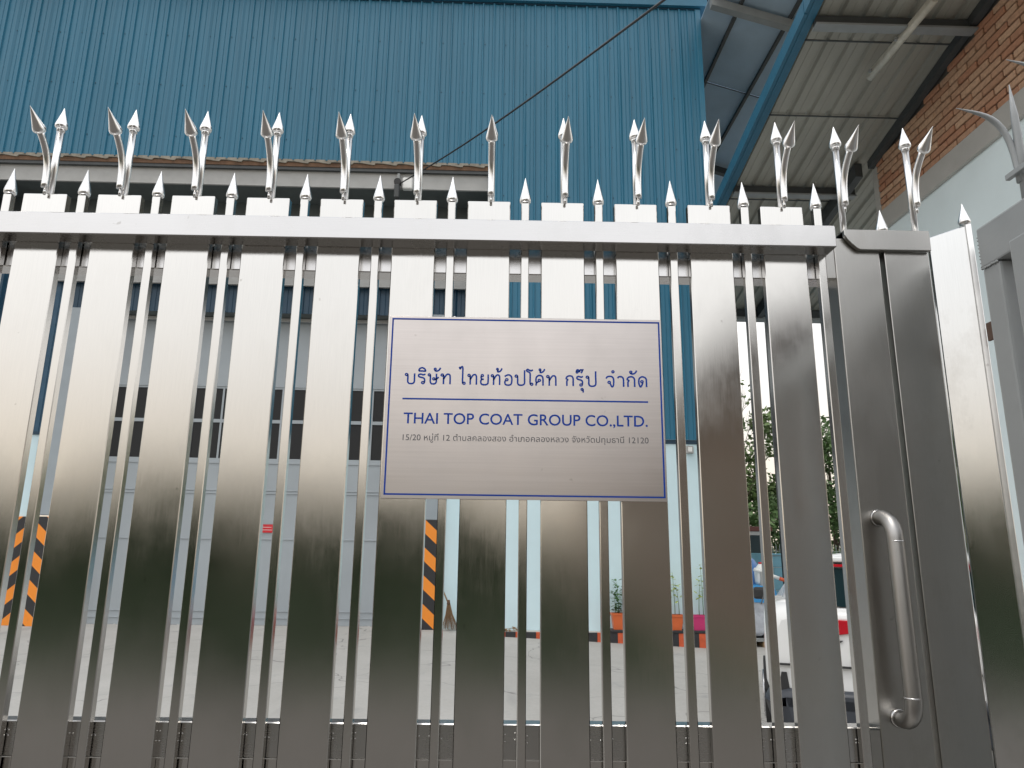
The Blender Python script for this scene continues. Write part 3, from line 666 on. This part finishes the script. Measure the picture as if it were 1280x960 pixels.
# broom and swept leaves
br = thing('broom', 'brown coconut stick broom standing against the pale blue wall beside the striped column', 'broom', tuple(Rw @ Vector((.30, 13.12, 0))), WROT)
MB().tube([(-.42, .20, 1.30), (-.15, .11, .75), (-.03, .06, .50)], [.013, .013, .015], 8).build('handle', M['wood'], br)
m_ = MB()
for _ in range(110):
    a, b_ = random.uniform(-1, 1), random.uniform(-1, 1)
    m_.tube([(-.03+a*.02, .06+b_*.015, .55), (a*.07-.01, .05+b_*.03, .3), (a*.17+.02, .03+b_*.07, random.uniform(.01, .05))], [.003, .0035, .002], 4, False)
m_.build('bristles', M['straw'], br, 'stuff')
MB().tube([(-.03, .06, .49), (-.03, .06, .57)], [.036, .026], 12).build('binding', M['rust'], br)
for i, (x, y) in enumerate(((1.45, 12.33), (1.50, 12.36))): pass
m_ = MB()
for _ in range(60):
    c = Vector((random.uniform(1.3, 1.75), random.uniform(12.24, 12.45), .09+random.uniform(0, .05))); a = Vector((random.uniform(-1, 1), random.uniform(-1, 1), random.uniform(-.3, .6)))*.05; b_ = Vector((random.uniform(-1, 1), random.uniform(-1, 1), .2))*.025
    m_.quad(c-a, c-b_, c+a, c+b_)
o = m_.build('dry_leaves', M['dry_leaf'], None, 'stuff'); o.rotation_euler = (0, 0, WROT)

# ------------------------------------------------------------------ high lean-to roof on the warehouse side
hr = thing('side_roof', 'high blue tinted sheet roof with dark purlins beside the warehouse corner', 'roof', (0, 0, 0), WROT)
def hz(X): return 13.4 - .3*(X-5.65)
XS = [5.66, 6.30, 7.36, 8.42, 9.48, 10.5]
for a, b in zip(XS, XS[1:]):
    for (y0, y1) in ((9.6, 14.38), (14.40, 18.0), (18.02, 22.0)):
        MB().prism([(a+.01, hz(a)), (b-.01, hz(b)), (b-.01, hz(b)+.03), (a+.01, hz(a)+.03)], 'y', y0, y1).build('roof_sheet', M['roof_blue'], hr)
for X in XS[1:]: MB().box(X-.035, X+.035, 9.6, 22, hz(X)-.09, hz(X)-.012).build('purlin', M['beam_grey'], hr)
for y in (11.65, 17.6):
    MB().prism([(5.66, hz(5.66)-.10), (10.5, hz(10.5)-.10), (10.5, hz(10.5)-.30), (5.66, hz(5.66)-.30)], 'y', y, y+.16).build('rafter', M['beam_light' if y < 12 else 'beam_grey'], hr)
for y in (14.38,): MB().prism([(5.66, hz(5.66)-.012), (10.5, hz(10.5)-.012), (10.5, hz(10.5)-.03), (5.66, hz(5.66)-.03)], 'y', y, y+.02).build('lap_joint', M['beam_grey'], hr)
MB().box(10.4, 10.6, 9.7, 9.9, 0, hz(10.5)-.1).build('post', M['beam_grey'], hr)
MB().box(10.4, 10.6, 21.8, 22, 0, hz(10.5)-.1).build('post', M['beam_grey'], hr)

# ------------------------------------------------------------------ carport canopy
cp_ = thing('carport_canopy', 'ribbed bare metal canopy roof with blue fascia edge beside the brick gable', 'canopy', (0, 0, 0), WROT)
def cz(D): return 9.2 - .19*(D-9.5)
XF, XWALL = 5.76, 8.35
tilt = math.atan(-.19)
def canopy_sheet(w, y0, y1, lift):
    m = MB(); prof = []
    n = 2; pt = w/n
    for k in range(n): x = k*pt; prof += [(x, 0), (x+pt*.12, 0), (x+pt*.20, .05), (x+pt*.34, .05), (x+pt*.42, 0), (x+pt*.72, 0), (x+pt*.74, .008), (x+pt*.76, 0)]
    prof.append((w, 0))
    def P(p, D): return (p[0], D, cz(D)+p[1]+lift)
    a = [m.bm.verts.new(P(p, y0)) for p in prof]; b = [m.bm.verts.new(P(p, y1)) for p in prof]
    for i in range(len(prof)-1): m.bm.faces.new((a[i], a[i+1], b[i+1], b[i]))
    return m
SW2 = .72
cuts = [4.6, 8.19, 9.75, 12.05, 14.4, 16.6]
for j in range(5):
    me = canopy_sheet(SW2, cuts[j]-.04, cuts[j+1], .0 + .012*(j % 2)).mesh('roof_sheet', M['roof_under'])
    for i in range(7): 
        if XF+SW2*i < 10.4: link('roof_sheet', me, cp_, loc=(XF+.03+SW2*i, 0, 0))
def sloped(name, x0, x1, d0, d1, lo, hi, mat):
    m = MB(); m.prism([(d0, cz(d0)+lo), (d1, cz(d1)+lo), (d1, cz(d1)+hi), (d0, cz(d0)+hi)], 'x', x0, x1); return m.build(name, mat, cp_)
for a, b in ((4.6, 7.62), (7.64, 12.1), (12.12, 16.6)): sloped('fascia', XF-.10, XF-.04, a, b, -.11, .14, M['fascia'])
sloped('fascia_lip', XF-.038, XF+.09, 4.6, 16.6, -.12, -.085, M['fascia'])
sloped('edge_beam', XF+.0, XF+.10, 4.6, 16.6, -.08, -.01, M['cladding_dark'])
for y in (7.72, 11.6):
    z = cz(y)
    MB().box(XF+.1, XWALL-.01, y, y+.07, z-.19, z-.035).build('cross_beam', M['beam_grey'], cp_)
    MB().box(XF+.1, XWALL-.01, y-.05, y+.12, z-.225, z-.191).build('beam_flange', M['beam_light'], cp_)
zz = cz(16.5); MB().box(XF+.1, 11.5, 16.45, 16.6, zz-.25, zz-.02).build('end_beam', M['beam_grey'], cp_)
MB().box(XF+.1, 11.5, 16.38, 16.66, zz-.31, zz-.251).build('beam_flange', M['beam_light'], cp_)
for D in (8.19, 9.75, 12.05): sloped('lap_edge', XF+.1, XWALL, D-.012, D+.012, -.012, -.002, M['beam_grey'])
sloped('wall_plate', XWALL-.12, XWALL-.005, 4.6, 10.86, -.16, -.01, M['beam_grey'])
sloped('rafter', 8.0, 8.14, 10.9, 16.4, -.3, -.02, M['beam_grey'])
MB().box(11.4, 11.55, 16.4, 16.55, 0, zz-.25).build('post', M['beam_grey'], cp_)
for i in range(3): pass
lp = thing('tube_lamp', 'dusty fluorescent tube fitting hung under the canopy beam', 'lamp', (0, 0, 0), WROT)
def lpt(D, off): return (7.13+(8.62-D)*.18, D, cz(D)+off)
MB().tube([lpt(8.62, -.26), lpt(7.2, -.26)], .055, 12).build('tube', M['lamp_white'], lp)
MB().tube([lpt(8.64, -.20), lpt(7.2, -.20)], .045, 8).build('housing', M['lamp_white'], lp)
for D in (8.5, 7.9): MB().box(lpt(D, 0)[0]-.09, lpt(D, 0)[0]+.09, D-.02, D+.02, lpt(D, -.235)[2]-.03, lpt(D, -.235)[2]+.02, .004).build('clip', M['beam_light'], lp)

# ------------------------------------------------------------------ brick gabled building on the right
bb = thing('brick_building', 'building with exposed clay brick upper wall above a cement beam and pale blue rendered wall', 'building', (0, 0, 0), WROT)
YE = 10.80; YN = 4.6
MB().box(XWALL+.04, 15, YN, YE, 7.84, 9.0).build('mortar_bed', M['mortar'], bb)
m_ = MB(); m_.prism([(YN, 9.0), (YE, 9.0), (YE, cz(YE)-.02), (YN, cz(YN)-.02)], 'x', XWALL+.04, 15); m_.build('mortar_bed', M['mortar'], bb)
MB().box(XWALL-.03, 15, YN-1, YE+.12, 7.45, 7.84, .01).build('cement_beam', M['beam_cream'], bb)
MB().box(XWALL+.03, 15, YN-1, YE+.05, -.4, 7.449).build('rendered_wall', plain('pale_render', (.76, .84, .85), .75, var=.035, scale=1.1, bump=.12, bscale=60), bb)
MB().box(XWALL-.0, 15, YE-.02, YE+.14, 7.841, cz(YE)-.03, .01).build('corner_pier', M['beam_cream'], bb)
bl, bh = .455, .131
bms = [MB().box(0, .075, 0, L_, 0, bh-.026, .010).mesh('brick', M['brick']) for L_ in (bl-.025, bl*.5-.025)]
r_ = 0; z = 7.845
while z < 10.35:
    y = YE - .03 - (bl*.5 if r_ % 2 else 0)
    if r_ % 2 and z+bh < cz(YE)-.05: link('brick', bms[1], bb, loc=(XWALL-.012, YE-.03-bl*.5+.02, z))
    while y - bl > YN:
        yy = y - bl
        if z + bh < cz(y)-.03: link('brick', bms[0], bb, loc=(XWALL-.012+random.uniform(-.006, .010), yy+.01+random.uniform(-.006, .006), z+random.uniform(-.003, .003)), rot=(R(random.uniform(-.4, .4)), 0, 0))
        y -= bl
    z += bh; r_ += 1

# ------------------------------------------------------------------ parked car behind the right end of the gate
car = thing('parked_car', 'white hatchback parked close behind the right end of the gate, rear towards the street', 'car', (3.27, 4.70, -.02), R(-20.5))
CX, CY = .92, .02
def loft(sections, name, mat, parent, subs=0):
    """sections: list of (y, [(x,z),...] half outline from bottom centre to top centre)"""
    m = MB(); rows = []
    for y, half in sections:
        full = [(CX+a, CY+y, b) for a, b in half] + [(CX-a, CY+y, b) for a, b in reversed(half[1:-1])] if half[0][0] == 0 else None
        rows.append([m.bm.verts.new(p) for p in full])
    n = len(rows[0])
    for i in range(len(rows)-1):
        for k in range(n):
            f = m.bm.faces.new((rows[i][k], rows[i][(k+1) % n], rows[i+1][(k+1) % n], rows[i+1][k])); f.smooth = True
    m.bm.faces.new(rows[0][::-1]); m.bm.faces.new(rows[-1]); bmesh.ops.recalc_face_normals(m.bm, faces=m.bm.faces)
    return m.build(name, mat, parent)
def sec(w, zb, zs, wt=None, zt=None):
    wt = wt or w*.9; zt = zt or zs+.02
    return [(0, zb), (w*.80, zb), (w*.95, zb+.06), (w*1.0, zb+.22), (w*1.0, (zb+zs)*.55), (w*.985, zs-.09), (w*.94, zs-.02), (wt*.9, zt-.004), (0, zt)]
body = loft([(-.02, sec(.80, .42, 1.02, .70, 1.03)), (.03, sec(.865, .38, 1.08, .78, 1.09)), (.14, sec(.895, .30, 1.13, .80, 1.14)), (.6, sec(.91, .22, 1.12)), (1.6, sec(.92, .20, 1.08)), (2.8, sec(.92, .20, 1.05)), (3.5, sec(.90, .20, 1.0)), (4.0, sec(.84, .24, .88)), (4.2, sec(.70, .30, .74))], 'body', M['car_white'], car)
cab = loft([(.12, [(0, 1.10), (.66, 1.10), (.62, 1.2), (.58, 1.3), (0, 1.31)]), (.30, [(0, 1.10), (.68, 1.10), (.62, 1.33), (.54, 1.48), (0, 1.525)]), (.7, [(0, 1.10), (.72, 1.09), (.64, 1.36), (.55, 1.50), (0, 1.56)]), (1.9, [(0, 1.06), (.74, 1.06), (.64, 1.34), (.55, 1.50), (0, 1.56)]), (2.4, [(0, 1.04), (.75, 1.05), (.66, 1.25), (.56, 1.38), (0, 1.42)]), (3.1, [(0, 1.0), (.80, 1.02), (.76, 1.03), (.7, 1.04), (0, 1.05)])], 'cabin', M['car_white'], car)
MB().prism([(CX-.28, 1.115), (CX+.28, 1.115), (CX+.54, 1.14), (CX+.49, 1.42), (CX-.49, 1.42), (CX-.54, 1.14)], 'y', CY+.055, CY+.20).build('rear_window', M['glass'], car)
MB().box(CX-.50, CX+.50, CY+.02, CY+.34, 1.47, 1.512, .012).build('roof_spoiler', M['car_white'], car)
MB().box(CX-.16, CX+.16, CY+.012, CY+.03, 1.452, 1.468, .003).build('brake_light', M['tail_red'], car)
MB().box(CX-.49, CX+.49, CY+.03, CY+.10, 1.430, 1.452, .003).build('spoiler_trim', M['tail_red'], car)
for s in (-1, 1):
    MB().prism([(CX+s*.60, 1.025), (CX+s*.18, 1.015), (CX+s*.16, .93), (CX+s*.35, .90), (CX+s*.60, .92)], 'y', CY-.045, CY+.10, .006).build('tail_light', M['tail_red'], car)
    MB().prism([(CX+s*.78, .60), (CX+s*.74, .60), (CX+s*.72, .44), (CX+s*.82, .44)], 'y', CY-.035, CY+.06).build('reflector', M['black_rubber'], car)
    w = MB().box(CX+s*.915, CX+s*.925, CY+.8, CY+2.5, 1.07, 1.075).build('window_trim', M['black_rubber'], car)
    MB().prism([(CY+.50, 1.12), (CY+1.3, 1.10), (CY+2.5, 1.08), (CY+2.1, 1.36), (CY+.75, 1.40)], 'x', CX+s*.66-.02, CX+s*.66+.03).build('side_window', M['glass'], car)
    m_ = MB(); m_.box(CX+s*.96-.07, CX+s*.96+.07, CY+2.35, CY+2.48, 1.03, 1.16, .03, 2); m_.build('mirror', M['black_rubber'], car)
    for y in (.72, 3.35):
        t_ = MB().tube([(CX+s*.93, CY+y, .31), (CX+s*.72, CY+y, .31)], .315, 28).build('wheel', M['rubber'], car)
        MB().tube([(CX+s*.945, CY+y, .31), (CX+s*.92, CY+y, .31)], .20, 20).build('rim', M['alloy'], t_)
bp_ = loft([(-.10, sec(.76, .20, .44, .70, .45)), (-.06, sec(.86, .17, .47, .80, .48)), (.12, sec(.925, .16, .50, .86, .50)), (.5, sec(.93, .18, .42, .86, .42))], 'bumper', M['car_dark'], car)
MB().box(CX-.86, CX+.86, CY-.055, CY-.02, .655, .668).build('panel_gap', M['black_rubber'], car)
MB().prism([(CX-.62, .66), (CX-.58, .66), (CX-.30, .86), (CX-.33, .86)], 'y', CY-.032, CY-.018).build('panel_crease', M['black_rubber'], car)
MB().box(CX-.26, CX+.26, CY-.045, CY-.015, .70, .84, .008).build('number_plate', M['white'], car)

# ------------------------------------------------------------------ things stored beyond the warehouse corner
def at(X, D, z=0.0):
    v = Rw @ Vector((X, D, z)); return (v.x, v.y, z)
tk = thing('water_drum', 'blue plastic water drum with a white bottle beside it, past the warehouse corner', 'drum', at(6.28, 13.6, -.198))
MB().tube([(0, 0, .02), (0, 0, .1), (0, 0, .5), (0, 0, .52), (0, 0, .56), (0, 0, 1.0), (0, 0, 1.04), (0, 0, 1.48), (0, 0, 1.60), (0, 0, 1.66)], [.27, .29, .29, .305, .29, .29, .305, .29, .22, .12], 24).build('drum_body', M['tank_blue'], tk)
MB().tube([(0, 0, 1.655), (0, 0, 1.74)], .13, 18).build('lid', M['cloth_blue'], tk)
bt = thing('white_canister', 'white plastic canister with red cap standing on the wrapped pallet', 'canister', at(6.42, 13.0, .93))
MB().tube([(0, 0, 0), (0, 0, .05), (0, 0, .28), (0, 0, .36), (0, 0, .40)], [.10, .13, .13, .07, .04], 16).build('canister_body', M['white'], bt); MB().tube([(0, 0, .39), (0, 0, .43)], .045, 12).build('cap', M['red_label'], bt)
wr = thing('wrapped_pallet', 'grey plastic wrapped load on a pallet under a blue tarp, beside the warehouse corner', 'pallet', at(6.30, 13.0, -.198))
m_ = MB(); t = bmesh.new(); bmesh.ops.create_cube(t, size=1); bmesh.ops.subdivide_edges(t, edges=t.edges, cuts=7, use_grid_fill=True)
for v in t.verts:
    v.co = Vector((v.co.x*.62, v.co.y*.62, .22+(v.co.z+.5)*.72)); v.co += Vector((random.uniform(-1, 1), random.uniform(-1, 1), random.uniform(-1, 1)))*.022
for f in t.faces: f.smooth = True
m_.add(t).build('wrapped_load', M['wrap'], wr)
t = bmesh.new(); bmesh.ops.create_grid(t, x_segments=10, y_segments=10, size=.36)
for v in t.verts:
    e_ = max(abs(v.co.x), abs(v.co.y)); v.co = Vector((v.co.x*.97, v.co.y*.97, 1.12 + random.uniform(-.015, .015) - (max(0, e_-.27)*3.4)))
m_ = MB(); m_.add(t).build('tarp', M['cloth_blue'], wr)
MB().box(-.36, .36, -.36, .36, .10, .16, .005).build('deck', M['beam_light'], wr)
for q in (-.3, 0, .3): MB().box(q-.05, q+.05, -.36, .36, 0, .0995).build('runner', M['wood'], wr)
fw = thing('boundary_wall', 'teal painted block wall with a row of small metal spikes behind the car park', 'wall', (0, 0, 0), WROT)
FWD = 25.0; bw_, bh_ = .8, .40
wb_me = MB().box(0, bw_-.02, 0, .16, 0, bh_-.02, .008).mesh('block', M['teal_wall'])
MB().box(6.5, 22, FWD+.02, FWD+.14, -.2, 1.49).build('wall_core', M['beam_cream'], fw)
for r_ in range(4):
    x = 6.5 - (.4 if r_ % 2 else 0)
    while x < 17: link('block', wb_me, fw, loc=(x, FWD, -.12+r_*bh_)); x += bw_
MB().box(6.3, 22, FWD-.03, FWD+.2, 1.485, 1.56, .01).build('coping', M['teal_wall'], fw)
MB().box(6.3, 22, FWD+.07, FWD+.10, 1.63, 1.65).build('spike_rail', M['beam_light'], fw)
sp_me = MB().tube([(0, 0, 1.558), (0, 0, 1.80), (0, 0, 1.90)], [.014, .014, .001], 5).mesh('spike', M['beam_light'])
x = 8.6
while x < 14.5: link('spike', sp_me, fw, loc=(x, FWD+.085, 0)); x += .13
sh = thing('small_shed', 'small dark windowed shed with a red brown roof edge behind the blue drum', 'shed', at(9.6, 22.5, -.198))
MB().box(-1.2, .55, 0, 1.8, 0, 1.75, .01).build('wall', M['teal_wall'], sh); MB().box(-1.4, .68, -.25, 2.0, 2.45, 2.60, .02).build('roof', M['brown_roof'], sh)
MB().box(-1.2, .55, .03, 1.77, 1.755, 2.36).build('window', M['glass'], sh); MB().box(-1.25, .60, -.02, .05, 2.33, 2.447).build('window_frame', M['white'], sh)
for q in (-1.2, -.3, .5): MB().box(q-.03, q+.03, -.012, .04, 1.752, 2.329).build('post', M['white'], sh)
bar = thing('barrier_bar', 'sloping barrier bar with red and white bands beside the white car', 'barrier', at(6.9, 12.9, -.198))
for k in range(8): MB().tube([(-.65+.16*k, 0, 1.42-.055*k), (-.65+.16*(k+1)-.002, 0, 1.42-.055*(k+1))], .035, 10).build('band', M['red_paint' if k % 2 else 'white'], bar)
MB().box(-.55, -.45, -.05, .05, 0, 1.38, .01).build('post', M['white_steel'], bar); MB().box(.45, .53, -.04, .04, 0, 1.03, .01).build('post', M['white_steel'], bar)

# ------------------------------------------------------------------ trees
def leaf_cloud(mb, centres, n, size, flat=.7):
    for _ in range(n):
        c, r = random.choice(centres); 
        while True:
            v = Vector((random.uniform(-1, 1), random.uniform(-1, 1), random.uniform(-1, 1)))
            if .25 < v.length < 1: break
        p = c + Vector((v.x*r, v.y*r, v.z*r*flat)); s = size*random.uniform(.6, 1.4)
        a = Vector((random.uniform(-1, 1), random.uniform(-1, 1), random.uniform(-.7, .7))).normalized()*s; b = a.orthogonal().normalized()*s*.5
        b.rotate(Matrix.Rotation(random.uniform(0, pi), 3, a.normalized()))
        mb.quad(p-a, p-b, p+a, p+b)
def tree(loc, h, r, label, mat, n=2600, size=.13, bare=False, group=None, trunk=.12, low=.25, nc=14):
    t = thing('bare_tree' if bare else 'leafy_tree', label, 'tree', loc, random.uniform(0, 6), group)
    w = MB(); w.tube([(0, 0, -.1), (.05*r, 0, h*.3), (-.03*r, .04*r, h*.6), (0, 0, h*.85)], [trunk, trunk*.8, trunk*.5, trunk*.15], 9)
    cs = []
    for k in range(nc):
        a = random.uniform(0, 2*pi); z = h*random.uniform(low, .95); rr = r*random.uniform(.35, 1)*(1-.5*abs(z/h-.5)); e_ = Vector((cos(a)*rr, sin(a)*rr, z)); s0 = Vector((0, 0, z*.62))
        mid = (s0+e_)/2 + Vector((0, 0, .08*h*random.uniform(-.3, 1))); w.tube([s0, mid, e_], [trunk*.35, trunk*.2, trunk*.06], 6)
        cs.append((e_, r*random.uniform(.30, .5)))
        if bare:
            for _ in range(6):
                q = e_ + Vector((random.uniform(-1, 1), random.uniform(-1, 1), random.uniform(.1, 1)))*r*.35; w.tube([mid.lerp(e_, random.random()), q], [trunk*.08, trunk*.03], 4)
    w.build('trunk', M['bark'], t)
    lf = MB(); leaf_cloud(lf, cs, n, size); lf.build('crown', mat, t, 'stuff')
    return t
tree(at(10.6, 31, -.2), 8.2, 1.9, 'leafy green tree behind the boundary wall, nearest the warehouse corner', M['far_leaf'], 3800, .13)
tree(at(13.9, 33, -.2), 8.4, 2.6, 'tall lighter green leafy tree behind the middle of the boundary wall', M['far_leaf2'], 4500, .14)
tree(at(17.0, 32, -.2), 7.8, 2.8, 'leafy tree behind the boundary wall at the steel end stile', M['far_leaf'], 4500, .14)
tree(at(11.3, 29, -.2), 10.2, 1.5, 'thin almost bare tree rising above the leafy trees behind the boundary wall', M['far_leaf2'], 260, .10, True, None, .09)
hd = MB(); leaf_cloud(hd, [(Vector((x*.5, 28+random.uniform(-.4, .4), random.uniform(1.0, 4.6))), 1.3) for x in range(16, 54)]*2, 17000, .12); hd.build('shrubbery', M['far_leaf'], None, 'stuff')

# street side, behind the camera: seen in the steel
k = 0
for (x, y, h, r) in ((-22, -27, 3.9, 3.0), (-17, -25, 3.5, 2.8), (-12.5, -26, 4.1, 3.0), (-8, -25, 3.5, 2.8), (-3.5, -27, 3.6, 2.8), (.8, -26, 3.4, 2.6), (-27, -26, 4.2, 3.2)):
    tree((x, y, -.1), h, r, ['dark roadside tree across the street, farthest left of the row', 'rounded dark roadside tree across the street, second of the row', 'tallest dark roadside tree across the street', 'low dark roadside tree across the street, middle of the row', 'wide dark roadside tree across the street', 'roadside tree across the street nearest the brown house', 'roadside tree across the street at the end of the verge'][k], M['near_leaf'], 2600, .22, False, 'trees across the street', .14, .12, 16); k += 1
vg = MB(); leaf_cloud(vg, [(Vector((x*.9, -23.5+random.uniform(-.5, .5), random.uniform(.4, 1.9))), 1.2) for x in range(-44, 4)]*3 + [(Vector((random.uniform(-34, 3.2), -random.uniform(8.2, 23), random.uniform(.0, .25))), 1.4) for _ in range(260)], 34000, .15, .6)
vg.build('grass_verge', M['near_leaf'], None, 'stuff')
nh = thing('brown_house', 'long brown rendered house across the street on the right hand side', 'house')
MB().box(5.4, 16, -42, -10.5, -.1, 4.9).build('wall', M['brown_wall'], nh)
MB().prism([(4.9, 4.9), (16.5, 4.9), (16.5, 5.1), (10.7, 7.3), (4.9, 5.1)], 'y', -42.5, -10.0).build('roof', M['roof_tile'], nh)
for y in (-13, -17, -21, -25, -29):
    w = MB().box(5.35, 5.42, y-1.3, y, 1.3, 2.9).build('window', M['white_steel'], nh); MB().box(5.33, 5.352, y-1.22, y-.08, 1.38, 2.82).build('pane', M['glass'], w)
dr = MB().box(7.2, 8.4, -10.51, -10.44, -.1, 2.1).build('door', M['door'], nh)
